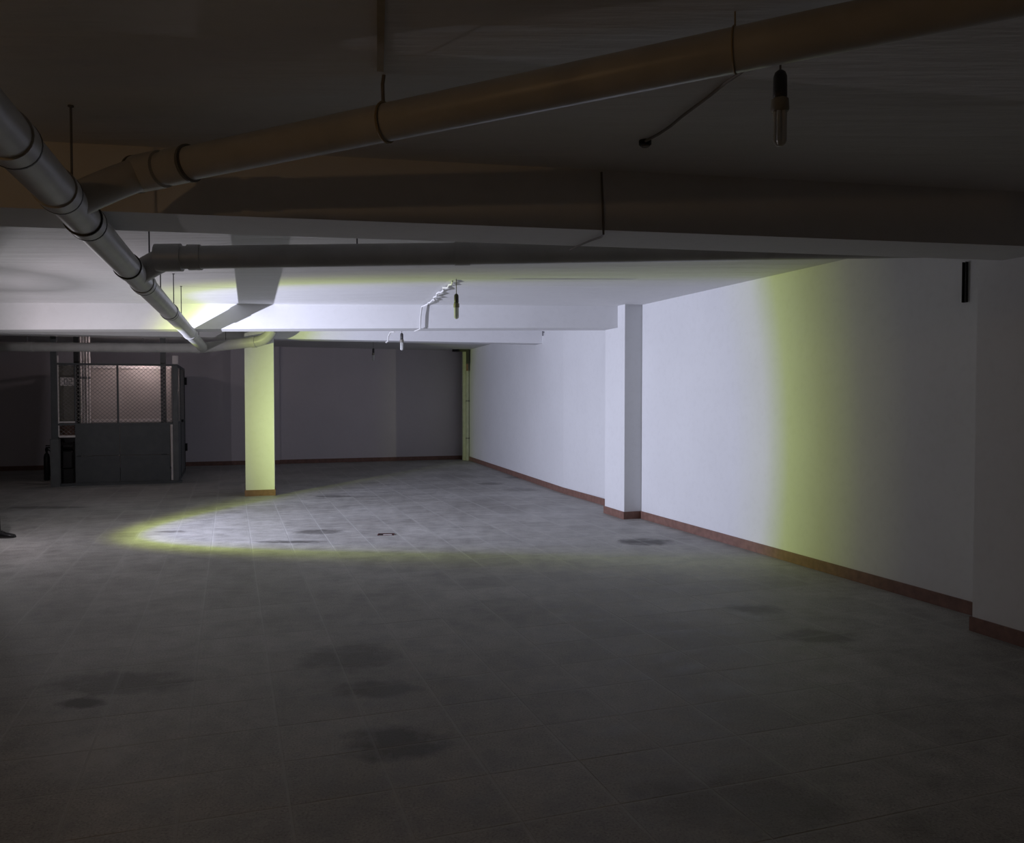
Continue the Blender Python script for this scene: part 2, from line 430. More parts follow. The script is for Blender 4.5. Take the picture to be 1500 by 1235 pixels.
def branch(name, label, path, collars, hangers, rad=PR):
    e = empty(name, tuple(path[0][:2])+(0,)); tag(e, label, 'pipe', 'ceiling drain pipes')
    tube('pipe', path, rad, M_PVC, e, 28)
    d = (path[-1]-path[-2]).normalized()
    for s, p, ln, dr in collars: ring(s, p, d, rad+dr, ln, M_SEAL if s == 'seal_ring' else M_PVC, e, 28)
    for p in hangers: hanger(e, p, rad)
    return e
# the branch that crosses the near bay to the upper right
a0 = mp(3.40); a1 = V(-1.60, 3.585, 2.575); a2 = V(1.65, 2.233, 2.75)
d3 = (a2-a1).normalized()
p3 = arc(a0, a0.lerp(a1, .55)+V(0, .02, .02), a1, 6)+[a2]
PR3 = .069
e3 = branch('drain_pipe', 'brownish drain pipe sloping up across the top right corner', p3,
            [('collar', a1+d3*.04, .14, .010), ('collar', a1+d3*.20, .10, .007), ('seal_ring', a1+d3*.26, .012, .010), ('seal_ring', a1-d3*.04, .012, .012)], [], PR3)
sp_ = a1+d3*1.22
# flat strap round this pipe, hung from the slab
tube('strap', [sp_+(V(0, 0, 1)*math.cos(t)+d3.cross(V(0, 0, 1)).normalized()*math.sin(t))*(PR3+.004) for t in [i*math.pi/12 for i in range(25)]], .005, M_STRAP, e3, 6)
tube('hanger_rod', [sp_+V(-.01, -.0, PR3), sp_+V(-.015, .02, .15), V(sp_.x-.01, sp_.y+.02, CEIL)], .007, M_GCABLE, e3, 8)
sp2 = a1+d3*2.50
tube('strap', [sp2+(V(0, 0, 1)*math.cos(t)+d3.cross(V(0, 0, 1)).normalized()*math.sin(t))*(PR3+.002) for t in [i*math.pi/12 for i in range(25)]], .003, M_STRAP, e3, 6)
tube('hanger_rod', [sp2+V(0, 0, PR3), V(sp2.x, sp2.y, CEIL)], .003, M_STRAP, e3, 8)
world_children(e3)
# the branch just behind the near beam
c0 = mp(5.38); c1 = V(-2.22, 5.33, 2.505); c2 = V(3.30, 6.04, 2.705)
d2 = (c2-c1).normalized()
p2 = arc(c0, c0.lerp(c1, .6)+V(0, 0, .02), c1, 6)+[c2]
e2_ = branch('drain_pipe', 'grey drain pipe running right, tucked behind the near beam', p2,
             [('collar', c1+d2*.0, .16, .014), ('collar', c1+d2*.16, .08, .008), ('collar', c1+d2*1.9, .10, .005)], [V(-2.36, 5.36, 2.45), c1+d2*1.2, c1+d2*3.2])
world_children(e2_)
# the far cross pipe, left of the main one
k0 = V(-12.4, 13.35, 2.46); k1 = mp(13.22)+V(-.02, .05, 0)
dk = (k1-k0).normalized()
ek = branch('drain_pipe', 'grey drain pipe crossing left above the mesh cage', [k0, k1], [('collar', k1-dk*.12, .12, .007), ('collar', k0+dk*4.6, .10, .006)], [k0+dk*4.55, k0+dk*1.5])
world_children(ek)
# the far elbow in front of the lit pillar
j0 = mp(13.18); j1 = on_y(372, 501, 13.05); j2 = on_y(392, 499, 13.05); j3 = on_y(398, 484, 13.05); j4 = V(j3.x, j3.y, CEIL)
ej = empty('drain_pipe', tuple(j0[:2])+(0,)); tag(ej, 'grey drain elbow rising in front of the yellow-green pillar', 'pipe', 'ceiling drain pipes')
tube('pipe', [j0, j0.lerp(j1, .5), j1], .082, M_PVC, ej, 28)
tube('elbow', arc(j1, j2, j3, 8), .086, M_PVC, ej, 28)
tube('riser', [j3, j4], .08, M_PVC, ej, 28)
ring('collar', j1, (j1-j0).normalized(), .090, .07, M_PVC, ej, 28)
hanger(ej, j0.lerp(j1, .45), .08)
world_children(ej)

# ------------------------------------------------------------------ hanging lamps
def make_lamp(loc, drop, label, lit=False):
    """loc = top of the socket; drop = cord length above it"""
    e = empty('hanging_lamp', loc); tag(e, label, 'lamp', 'bare lamps hanging from the ceiling')
    tube('cord', [(0, 0, -.01), (0, 0, drop)], .004, M_GCABLE, e, 6)
    bm = bmesh.new(); add_lathe(bm, [(.008, .012), (.018, .004), (.023, -.01), (.024, -.078), (.021, -.082)], 20); mk_obj('socket', bm, M_SOCK, e, True)
    bm = bmesh.new(); add_lathe(bm, [(.020, -.082), (.029, -.088), (.031, -.122), (.027, -.13)], 20); mk_obj('ballast', bm, M_BALL, e, True)
    for s in range(3):
        a = s*math.pi/3; dx, dy = math.cos(a)*.017, math.sin(a)*.017
        ox, oy = -math.sin(a)*.0, math.cos(a)*.0
        path = [V(dx, dy, -.128), V(dx, dy, -.225)]+[V(dx*math.cos(t), dy*math.cos(t), -.225-.016*math.sin(t)) for t in [math.pi*i/6 for i in range(1, 6)]]+[V(-dx, -dy, -.225), V(-dx, -dy, -.128)]
        tube('lamp_tube', path, .0075, M_TUBE, e, 8)
    return e
p = on_y(1143, 108, 2.85); make_lamp(p, CEIL-p.z, 'dark hanging tube lamp nearest the camera, below the upper right pipe')
p = on_y(668.5, 432, 8.45); make_lamp(p, CEIL-p.z, 'tube lamp on a thin cord in front of the middle beam')
p = on_y(588.5, 489, 12.3); make_lamp(p, CEIL-p.z, 'small brightly lit tube lamp just below the middle beam')
p = on_y(547, 511, 17.0); make_lamp(p, CEIL-p.z, 'tiny dark tube lamp against the far unlit wall')

# cables
def cable(name, pts, rad, mat, label, group=None, jit=0, seg=8):
    P2 = []
    for p, q in zip(pts, pts[1:]):
        n = max(1, int((q-p).length/.12)) if jit else 1
        for i in range(n):
            t = i/n; v = p.lerp(q, t)
            if jit and 0 < i: v = v+V(random.uniform(-jit, jit), random.uniform(-jit, jit), -abs(random.uniform(0, jit)))
            P2.append(v)
    P2.append(pts[-1])
    o = tube(name, P2, rad, mat, None, seg); tag(o, label, 'cable', group); return o
yb = lambda x: b0.y+(x-b0.x)*bd.y/bd.x
s = on_z(663, 412, CEIL-.015); m1 = on_z(640, 430, CEIL-.02); m2 = on_z(634, 439, CEIL-.02); ybf = b0.y+(-1.2-b0.x)*bd.y/bd.x-.04
m3 = on_y(618, 449.5, ybf)
m4 = on_y(616, 465, ybf); m5 = on_y(615.5, 482, ybf); m6 = on_y(607, 485.5, ybf+.02)
cable('lamp_cable', [s, m1, m2, m3, m4, m5, m6], .010, M_CABLE, 'white cable sagging over ceiling and down the middle beam', 'ceiling cables', .022)
cable('lamp_cable', [on_y(578, 486, 12.2), on_y(572, 486.5, 12.4), on_y(569, 492, 12.5), on_y(568, 500, 12.5), on_y(565, 502, 12.5)], .012, M_CABLE, 'short white cable loop beside the small lit lamp', 'ceiling cables')
def yf(px): # front face of the near beam along a pixel column
    v = ray(px, 300); t = (f0.y-f0.x*fd.y/fd.x)/(v.y-v.x*fd.y/fd.x); return v.y*t
cable('lamp_cable', [on_y(881, 252, yf(881)-.012), on_y(883, 300, yf(883)-.012), on_y(884, 343, yf(884)-.012), on_z(881, 347, 2.49), on_z(866, 352, 2.49), on_z(854, 357, 2.485), on_z(835, 366, 2.49)], .006, M_GCABLE, 'thin dark cable down the face of the near beam', 'ceiling cables', .006)
cable('lamp_cable', [on_z(945, 207, CEIL-.01), on_z(1020, 155, CEIL-.012), on_z(1062, 122, CEIL-.01), on_z(1143, 60, CEIL-.01)], .0065, M_GCABLE, 'dark cable across the near ceiling to the closest lamp', 'ceiling cables', .008)
jb = on_z(945, 206, CEIL)
e = empty('junction_box', tuple(jb)); tag(e, 'small dark round box on the near ceiling at a cable end', 'box')
bm = bmesh.new(); add_lathe(bm, [(.030, 0), (.030, -.018), (.024, -.024)], 14); mk_obj('body', bm, M_DARK, e, True)
bm = bmesh.new(); add_lathe(bm, [(.020, -.023), (.018, -.030)], 12); mk_obj('cap', bm, M_GCABLE, e, True)
# conduit strip on the ceiling above the strap
cs0 = on_z(557, 100, CEIL); cs1 = on_z(559, -60, CEIL)
dcs = (cs1-cs0).normalized(); ncs = V(-dcs.y, dcs.x, 0)*.012
o = prism('cable_trunking', [tuple((cs0+ncs)[:2]), tuple((cs0-ncs)[:2]), tuple((cs1-ncs)[:2]), tuple((cs1+ncs)[:2])], CEIL-.012, CEIL, M_STRAP)
tag(o, 'narrow brown trunking strip on the ceiling above the pipe strap', 'trunking')

# ------------------------------------------------------------------ small fittings on the right wall
def wall_pt(px, py, off=0):
    v = ray(px, py); o = V(0, 0, EYE); P = A-NW*off
    return o+v*(NW.dot(P-o)/NW.dot(v))
wt = wall_pt(1416, 384); wb = wall_pt(1416, 443)
e = empty('wall_channel', (wt.x, wt.y, wb.z), math.atan2(DW.y, DW.x)); tag(e, 'short black metal channel high on right wall by the near pillar', 'channel')
box('back_plate', -.016, .016, 0, .004, 0, wt.z-wb.z, M_BLK, e); box('flange', -.016, -.012, .004, .026, 0, wt.z-wb.z, M_BLK, e); box('flange', .012, .016, .004, .026, 0, wt.z-wb.z, M_BLK, e)
hk = on_y(795, 484, 15.2)
v = ray(795, 488)
def far_wall_pt(px, py, off=.0):
    d = (C2-C1).normalized(); n = V(d.y, -d.x, 0); o = V(0, 0, EYE); v = ray(px, py)
    return o+v*(n.dot(C1-n*off-o)/n.dot(v))
h1 = far_wall_pt(795, 485, .03); h2 = far_wall_pt(795, 492, .03)
e = empty('wall_hook', tuple(h2)); tag(e, 'tiny dark hook high on the right wall under the beam', 'hook')
tube('shank', [(0, 0, 0), (0, 0, h1.z-h2.z)], .012, M_ROD, e, 8); tube('peg', [(0, 0, h1.z-h2.z-.02), (.06, .01, h1.z-h2.z-.02)], .009, M_ROD, e, 8)
# riser in the far corner
rc = on_y(682.5, 600, C2.y-.42)
e = empty('corner_riser', (rc.x, rc.y, 0)); tag(e, 'pale riser pipe boxed in the far corner', 'pipe')
box('casing', -.10, .0, .02, .12, 0, CEIL, M_PIPEY, e)
tube('pipe', [(.045, 0, 0), (.045, 0, CEIL)], .045, M_PIPEY, e, 16)
for z in (.55, 1.5): tube('clip', [(.045, 0, z), (.045, 0, z+.03)], .052, M_ROD, e, 16)
rb = on_y(680, 513.2, C2.y-.56)
e = empty('corner_bracket', (rb.x, rb.y, rb.z)); tag(e, 'dark steel bracket at the top of the far corner', 'bracket')
box('arm', -.30, .13, -.03, .03, -.035, .03, M_BLK, e); box('plate', .05, .125, -.03, .03, -.34, -.035, M_BLK, e); box('plate', .05, .10, -.025, .025, -.52, -.34, M_RUST, e)

# ------------------------------------------------------------------ floor outlet box
dc = on_z(565.5, 783.3)
e = empty('floor_outlet', (dc.x, dc.y, 0), R(4)); tag(e, 'small dark red-framed outlet box in the lit floor', 'floor box')
W2, D2 = .095, .055
box('frame_bar', -W2, W2, D2-.012, D2, -.003, .008, M_REDB, e); box('frame_bar', -W2, W2, -D2, -D2+.012, -.003, .004, M_REDB, e)
box('frame_bar', -W2, -W2+.012, -D2, D2, -.003, .008, M_REDB, e); box('frame_bar', W2-.012, W2, -D2, D2, -.003, .008, M_REDB, e)
box('pit', -W2+.01, W2-.01, -D2+.01, D2-.01, -.002, .0025, M_BLK, e)
box('lid', -.03, W2-.025, -D2+.012, D2-.06, .0025, .005, M_PALE, e)

# ------------------------------------------------------------------ lift cage
CG = on_z(262, 707); CA = R(19)
cu_ = V(math.cos(CA), math.sin(CA), 0); cv_ = V(-math.sin(CA), math.cos(CA), 0)
def cage_uz(px, py, v=0.0):
    """cage-local (u, z) where the pixel's sight line meets the plane v metres behind the cage front"""
    r_ = ray(px, py); o = V(0, 0, EYE); P = CG+cv_*v
    h = o+r_*(cv_.dot(P-o)/cv_.dot(r_)); return (h-CG).dot(cu_), h.z
def U(px, v=0.0): return cage_uz(px, 600, v)[0]
def Z(px, py, v=0.0): return cage_uz(px, py, v)[1]
cage = empty('mesh_cage', (CG.x, CG.y, 0), CA)
tag(cage, 'grey steel and wire mesh enclosure standing at the far left', 'cage')
HT = Z(200, 533); ML = Z(200, 619.5)
uL = U(80); DEP = 2.5
# front
box('sill', uL-.05, .06, -.04, .06, 0, .045, M_CAGE, cage)
box('corner_post', U(253), 0, 0, .11, .0, HT, M_CAGE2, cage, .004)
box('corner_post', U(75), U(84.5), -.02, .10, 0, 2.78, M_CAGE, cage, .004)
box('top_rail', uL, 0, -.012, .035, HT-.035, HT, M_CAGE, cage)
box('mid_rail', U(85), U(253), -.014, .03, ML-.035, ML, M_CAGE, cage)
xs = [U(111), U(175), U(249)]; zm = Z(175, 667)
for i in range(2):
    for z0, z1 in ((.045, zm-.003), (zm+.003, ML-.035)):
        box('panel', xs[i]+.003, xs[i+1]-.003, .0, .012, z0, z1, M_CAGE, cage, .002)
box('mullion', U(171.3), U(174), -.01, .03, ML, HT, M_CAGE, cage)
box('pale_strip', U(249.8), U(252.6), .02, .03, .05, ML-.03, M_PALE, cage)  # gap to the lit interior, put in as a pale strip
box('pale_strip', U(84.2), U(86.3), .02, .03, Z(85, 640), HT+.13, M_PALE, cage)
# left bay door rails
box('door_rail', U(86), U(110), .0, .02, Z(98, 641), Z(98, 638), M_PALE, cage)
box('door_rail', U(86), U(110), .0, .02, Z(98, 619.5), Z(98, 617.5), M_PALE, cage)
box('door_post', U(109.5), U(111.5), .0, .03, .045, HT, M_CAGE, cage)
# kick box on the left corner
box('post_casing', U(74), U(87), -.10, .06, 0, Z(80, 643), M_CAGE2, cage, .004)
# mesh infill: real crossed wires
def mesh_panel(name, u0, u1, z0, z1, xf, pitch=.060, r=.0032):
    bm = bmesh.new()
    W_, H_ = u1-u0, z1-z0
    k = -H_
    def clip(a, s):
        # line z = s*(u-a): clipped to the rectangle
        pts = []
        for u in (0, W_):
            z = s*(u-a)
            if -1e-6 <= z <= H_+1e-6: pts.append((u, z))
        for z in (0, H_):
            u = a+z/s
            if -1e-6 <= u <= W_+1e-6: pts.append((u, z))
        pts = sorted(set((round(p[0], 5), round(p[1], 5)) for p in pts))
        return (pts[0], pts[-1]) if len(pts) > 1 else None
    for s in (.9, -.9):
        a = -H_*2
        while a < W_+H_*2:
            c = clip(a, s)
            if c and abs(c[0][0]-c[1][0]) > .01:
                add_tube(bm, [xf(u0+c[0][0], z0+c[0][1], .002 if s > 0 else -.002), xf(u0+c[1][0], z0+c[1][1], .002 if s > 0 else -.002)], r, 4, False)
            a += pitch*1.3
    o = mk_obj(name, bm, M_MESH, cage); o['kind'] = 'stuff'; return o
fr = lambda u, z, d: V(u, .012+d, z)
mesh_panel('wire_mesh', U(112), U(171.3), ML, HT-.035, fr)
mesh_panel('wire_mesh', U(174), U(253), ML, HT-.035, fr)
mesh_panel('wire_mesh', U(86), U(109.5), Z(98, 641), HT-.035, fr)
# right side (a door), receding
D1 = .95
box('side_panel', -.02, -.008, .11, D1, .05, ML-.03, M_CAGE2, cage, .002)
box('side_rail', -.03, .0, .11, DEP, ML-.03, ML+.01, M_CAGE, cage); box('side_rail', -.03, .0, .11, DEP, HT-.05, HT, M_CAGE, cage)
box('side_rail', -.03, .0, .11, DEP, .0, .05, M_CAGE, cage)
box('side_post', -.035, .004, D1, D1+.06, 0, HT, M_CAGE, cage); box('side_post', -.035, .004, DEP-.06, DEP, 0, HT, M_CAGE, cage)
dr = box('door_leaf', -.02, -.006, D1+.07, DEP-.07, .07, ML-.03, M_CAGE2, cage, .002)
box('handle', -.006, .04, D1+.12, D1+.26, ML-.02, ML+.03, M_DARK, cage)
for z in (HT-.35, .45): box('hinge', .0, .045, DEP-.09, DEP+.02, z, z+.16, M_DARK, cage)
sd = lambda u, z, d: V(-.014+d, u, z)
mesh_panel('wire_mesh', .11, D1, ML+.01, HT-.05, sd); mesh_panel('wire_mesh', D1+.06, DEP-.06, ML+.01, HT-.05, sd)
# left side and back frame
box('side_rail', uL-.02, uL+.01, .1, DEP, HT-.04, HT, M_CAGE, cage); box('side_rail', uL-.02, uL+.01, .1, DEP, ML-.03, ML, M_CAGE, cage)
box('back_post', uL-.03, uL+.03, DEP-.06, DEP, 0, HT, M_CAGE, cage); box('back_rail', uL, 0, DEP-.04, DEP, HT-.04, HT, M_CAGE, cage)
# white box on top of the corner post
u0, z0 = U(253), HT
e = box('control_box', U(253), U(261.5), .01, .10, HT, Z(257, 521), M_PALE, cage, .004)
e['label'] = 'small white box on top of the corner post'
# number plate
npl = box('number_plate', U(89, .05), U(109, .05), .05, .058, Z(98, 565, .05), Z(98, 553, .05), M_PALE, cage)
npl['label'] = 'white plate with dark figures'
def seg_digit(bm, u, z, w_, h_, segs, t=.016):
    S = {'a': (u, u+w_, z+h_-t, z+h_), 'g': (u, u+w_, z+h_/2-t/2, z+h_/2+t/2), 'd': (u, u+w_, z, z+t),
         'f': (u, u+t, z+h_/2, z+h_), 'e': (u, u+t, z, z+h_/2), 'b': (u+w_-t, u+w_, z+h_/2, z+h_), 'c': (u+w_-t, u+w_, z, z+h_/2)}
    for c in segs:
        q = S[c]; add_box(bm, q[0], q[1], .047, .0505, q[2], q[3])
bm = bmesh.new(); pz = Z(98, 563.6, .05); ph = Z(98, 554.6, .05)-pz
seg_digit(bm, U(94.5, .05), pz, .055, ph, 'abcdef', .011); seg_digit(bm, U(101, .05), pz, .055, ph, 'abged', .011)
mk_obj('figures', bm, M_ROD, npl)

# lift shaft contents behind the mesh
sh = empty('lift_car', tuple((CG+cv_*.75)[:2])+(0,), CA); tag(sh, 'pale beige lift car standing inside the mesh cage', 'lift car')
def UU(px): return U(px, .75)
def ZZ(px, py): return Z(px, py, .75)
box('front_panel', UU(128), UU(251), 0, .05, .25, ZZ(190, 540), M_CAR, sh)
box('top_trim', UU(128), UU(252), -.02, .05, ZZ(190, 540), ZZ(190, 535.5), M_PALE, sh)
box('waist_trim', UU(128), UU(252), -.02, .0, ZZ(190, 618), ZZ(190, 613.5), M_PALE, sh)
box('corner_trim', UU(128), UU(132), -.02, .0, .25, ZZ(190, 536), M_PALE, sh)
box('side_wall', UU(251)-.04, UU(251), .05, 1.5, .25, ZZ(190, 536), M_CAR, sh); box('side_wall', UU(128), UU(128)+.04, .05, 1.5, .25, ZZ(190, 536), M_CAR, sh)
box('roof', UU(128), UU(251), .05, 1.5, ZZ(190, 538), ZZ(190, 535), M_CAR, sh); box('floor_pan', UU(128), UU(251), .0, 1.5, .2, .25, M_CAGE, sh)
for px0, px1, nm in ((108.8, 116.8, 'black'), (235.6, 243.6, 'grey')):
    e = empty('guide_post', tuple((CG+cu_*U((px0+px1)/2, .3)+cv_*.3)[:2])+(0,), CA)
    tag(e, ('black steel guide post at the left of the cage mesh' if nm == 'black' else 'grey steel guide post at the right of the cage mesh'), 'post', 'lift guide posts')
    hw = (U(px1, .3)-U(px0, .3))/2
    mt = M_DARK if nm == 'black' else M_CAGE
    box('web', -hw, hw, 0, .012, 0, CEIL, mt, e); box('flange', -hw, -hw+.012, .012, .08, 0, CEIL, mt, e); box('flange', hw-.012, hw, .012, .08, 0, CEIL, mt, e)
for i, (px0, px1) in enumerate(((117.2, 120.6), (121.6, 125.2), (126.4, 128.6), (130.0, 133.0))):
    u0, u1 = U(px0, .55), U(px1, .55); rr = (u1-u0)/2
    c = CG+cu_*(u0+u1)/2+cv_*(.55+.02*(i % 2))
    e = empty('service_pipe', (c.x, c.y, 0)); tag(e, ['pale service pipe next to the black guide post', 'second pale service pipe from the black guide post', 'thinnest pale service pipe in the row behind mesh', 'pale service pipe closest to the lift car'][i], 'pipe', 'service pipes beside the lift')
    tube('pipe', [(0, 0, 0), (0, 0, CEIL)], rr, M_PALE, e, 12); tube('clip', [(0, 0, 1.95), (0, 0, 1.99)], rr*1.2, M_ROD, e, 12)
sl_c = CG+cu_*-.62+cv_*.36
e = empty('added_shaft_lamp', (sl_c.x, sl_c.y, CEIL)); tag(e, 'small round pendant lamp added out of sight to light the lift cage', 'lamp')  # unseen lamp added to give the cage interior its pinkish glow
bm = bmesh.new(); add_lathe(bm, [(.04, 0), (.04, -.02), (.03, -.03)], 20); mk_obj('base', bm, M_PALE, e, True)
tube('stem', [(0, 0, -.03), (0, 0, -.25)], .008, M_ROD, e, 8)
bm = bmesh.new(); add_lathe(bm, [(.02, -.245), (.045, -.27), (.055, -.30), (.045, -.335), (.012, -.355)], 20); mk_obj('globe', bm, M_TUBE, e, True)
sl_l = bpy.data.lights.new('added_shaft_glow', 'POINT'); sl_l.energy = SHAFT_POWER; sl_l.color = (1, .83, .83); sl_l.shadow_soft_size = .04
so = bpy.data.objects.new('added_shaft_glow', sl_l); COL.objects.link(so); so.parent = e; so.location = (0, 0, -.40)
# olive panel seen through the left door
pn = empty('shaft_door', tuple((CG+cu_*U(98, .6)+cv_*.6)[:2])+(0,), CA); tag(pn, 'olive grey panel seen through the left bay of cage', 'panel')
wv = (U(110, .6)-U(84, .6))/2
box('leaf', -wv, wv, 0, .03, Z(98, 640, .6), Z(98, 536, .6), M_OLIVE, pn); box('lower_leaf', -wv, wv, .0, .03, .1, Z(98, 640, .6), M_DARK, pn)
box('patch', -wv, wv, -.008, 0, Z(98, 638, .6), Z(98, 620, .6), M_RUST, pn)
# machine in the dark behind the left bay
mc = empty('winch_motor', tuple((CG+cu_*U(97, .36)+cv_*.36)[:2])+(0,), CA); tag(mc, 'dark winch machine low in the left bay of the cage', 'machine')
box('bed', -.14, .10, .03, .20, .0, .28, M_DARK, mc, .01); box('gearbox', -.10, .09, .04, .19, .28, .62, M_BLK, mc, .02)
tube('drum', [(-.10, .12, .70), (.09, .12, .70)], .07, M_DARK, mc, 16)
for x in (-.09, .08): tube('flange_disc', [(x-.012, .12, .70), (x+.012, .12, .70)], .085, M_BLK, mc, 18)
# extinguisher outside the cage
xp = on_z(69, 703.5)
e = empty('fire_extinguisher', (xp.x, xp.y, 0)); tag(e, 'black cylinder extinguisher standing left of the cage post', 'extinguisher')
bm = bmesh.new(); add_lathe(bm, [(.048, 0), (.055, .01), (.055, .44), (.045, .50), (.02, .53), (.02, .56)], 18); mk_obj('cylinder', bm, M_BLK, e, True)
box('valve', -.022, .022, -.02, .02, .56, .62, M_DARK, e, .004); box('lever', -.015, .075, -.01, .01, .62, .645, M_DARK, e); box('lever', -.015, .06, -.01, .01, .66, .68, M_DARK, e)
tube('hose', arc((.02, 0, .59), (.13, 0, .60), (.075, 0, .22), 8), .011, M_BLK, e, 8)
tube('nozzle', [(.075, 0, .22), (.07, 0, .08)], [.012, .022], M_BLK, e, 10)

# ------------------------------------------------------------------ the person with the torch, just past the left edge
per = empty('person', (-6.01, 9.22, 0)); tag(per, 'person in dark trousers and black shoes at the left edge', 'person')
PX, PY = -6.01, 9.22
def loft(name, secs, mat, parent, seg=16):
    """secs: (centre, rx, ry) rings stacked along a limb, x/y ellipse"""
    bm = bmesh.new(); rings = []
    for c, rx, ry in secs:
        rings.append([bm.verts.new((c[0]+rx*math.cos(2*math.pi*k/seg), c[1]+ry*math.sin(2*math.pi*k/seg), c[2])) for k in range(seg)])
    for r0, r1 in zip(rings, rings[1:]):
        for k in range(seg): bm.faces.new((r0[k], r0[(k+1) % seg], r1[(k+1) % seg], r1[k]))
    bm.faces.new(rings[0][::-1]); bm.faces.new(rings[-1])
    return mk_obj(name, bm, mat, parent, True)
def skin_mesh(name, verts, edges, radii, mat, parent, root=0, sub=2):
    me = bpy.data.meshes.new(name); me.from_pydata([tuple(v) for v in verts], edges, [])
    o = bpy.data.objects.new(name, me); COL.objects.link(o); o.parent = parent
    m = o.modifiers.new('skin', 'SKIN'); m.use_smooth_shade = True
    for i, r_ in enumerate(radii):
        sv = me.skin_vertices[0].data[i]; sv.radius = (r_, r_) if not isinstance(r_, tuple) else r_
        sv.use_root = (i == root)
    s_ = o.modifiers.new('sub', 'SUBSURF'); s_.levels = sub; s_.render_levels = sub
    me.materials.append(mat); return o
# local coordinates: x forward (to the right of the picture), y to the far side (the person's left)
hip = V(-.11, -.16, .92)
hand = (TORCH-T_AXIS*.10)-V(PX, PY, 0)
body = skin_mesh('body', [hip, V(-.10, -.17, 1.15), V(-.08, -.19, 1.38), V(-.07, -.19, 1.50), V(-.06, -.19, 1.60), V(-.05, -.19, 1.68),
    V(-.11, -.06, .88), V(.03, .06, .50), V(.10, .10, .09), V(-.12, -.26, .88), V(-.19, -.29, .49), V(-.30, -.30, .09),
    V(-.09, .0, 1.40), V(-.12, .06, 1.14), V(-.06, .05, .90), V(-.03, .05, .80), V(-.05, -.38, 1.40), V(.06, -.60, 1.20), hand-T_AXIS*.08],
    [(0,1),(1,2),(2,3),(3,4),(4,5),(0,6),(6,7),(7,8),(0,9),(9,10),(10,11),(2,12),(12,13),(13,14),(14,15),(2,16),(16,17),(17,18)],
    [.12,.115,.125,.055,.085,.075,.085,.06,.042,.085,.06,.042,.06,.045,.034,.03,.06,.044,.03], M_SKIN, per)
# trousers, jacket
def limb(name, pts, rad, mat, sub=None): return tube(name, pts, rad, mat, per, 18)
limb('trouser_leg', [V(-.11, -.07, .95), V(-.09, -.04, .85), V(.035, .06, .50), V(.085, .095, .25), V(.095, .10, .055)], [.11, .105, .080, .068, .064], M_CLOTH)
limb('trouser_leg', [V(-.12, -.25, .95), V(-.13, -.26, .85), V(-.19, -.29, .49), V(-.26, -.30, .25), V(-.30, -.30, .055)], [.11, .105, .080, .068, .064], M_CLOTH)
loft('trouser_seat', [((-.11, -.16, .80), .10, .17), ((-.11, -.16, .88), .135, .185), ((-.11, -.16, 1.02), .125, .165)], M_CLOTH, per)
loft('jacket', [((-.11, -.16, .90), .14, .19), ((-.105, -.165, 1.05), .135, .18), ((-.09, -.19, 1.3), .145, .215), ((-.08, -.19, 1.42), .12, .21), ((-.07, -.19, 1.49), .075, .10)], M_JACKET, per)
limb('sleeve', [V(-.085, -.06, 1.44), V(-.09, .0, 1.40), V(-.11, .045, 1.26), V(-.12, .065, 1.14), V(-.08, .06, .98), V(-.06, .05, .88)], [.07, .085, .07, .06, .05, .044], M_JACKET)
limb('sleeve', [V(-.065, -.31, 1.44), V(-.05, -.38, 1.40), V(.01, -.50, 1.28), V(.06, -.60, 1.20), V(.06, -.60, 1.20).lerp(hand, .4), hand-T_AXIS*.09], [.07, .085, .07, .06, .05, .042], M_JACKET)
HX, HY = .045, -.17
# head details
bm = bmesh.new(); bmesh.ops.create_uvsphere(bm, u_segments=20, v_segments=14, radius=1)
for v in list(bm.verts): v.co = V(-.095+HX+v.co.x*.10, -.02+HY+v.co.y*.082, 1.655+v.co.z*.122)
hd = mk_obj('head', bm, M_SKIN, per, True)
bm = bmesh.new(); bmesh.ops.create_uvsphere(bm, u_segments=20, v_segments=14, radius=1)
bmesh.ops.delete(bm, geom=[v for v in bm.verts if v.co.z < -.05+.75*max(0, v.co.x)], context='VERTS')
for v in list(bm.verts): v.co = V(-.10+HX+v.co.x*.108, -.02+HY+v.co.y*.09, 1.665+v.co.z*.125)
mk_obj('hair', bm, M_HAIR, per, True)
bm = bmesh.new(); add_tube(bm, [V(HX, HY-.02, 1.675), V(HX+.018, HY-.02, 1.65), V(HX, HY-.02, 1.635)], [.008, .016, .012], 8); mk_obj('nose', bm, M_SKIN, hd, True)
for s in (-1, 1):
    bm = bmesh.new(); bmesh.ops.create_icosphere(bm, subdivisions=2, radius=.012, matrix=Matrix.Translation((HX-.012, HY-.02+s*.032, 1.675))); mk_obj('eye', bm, M_HAIR, hd, True)
    bm = bmesh.new(); bmesh.ops.create_icosphere(bm, subdivisions=2, radius=1, matrix=Matrix.Translation((HX-.10, HY-.02+s*.083, 1.655)) @ Matrix.Diagonal((.022, .010, .034, 1))); mk_obj('ear', bm, M_SKIN, hd, True)
bm = bmesh.new(); add_tube(bm, [V(HX-.008, HY-.045, 1.605), V(HX, HY-.02, 1.603), V(HX-.008, HY+.005, 1.605)], .006, 6); mk_obj('mouth', bm, M_RUST, hd, True)
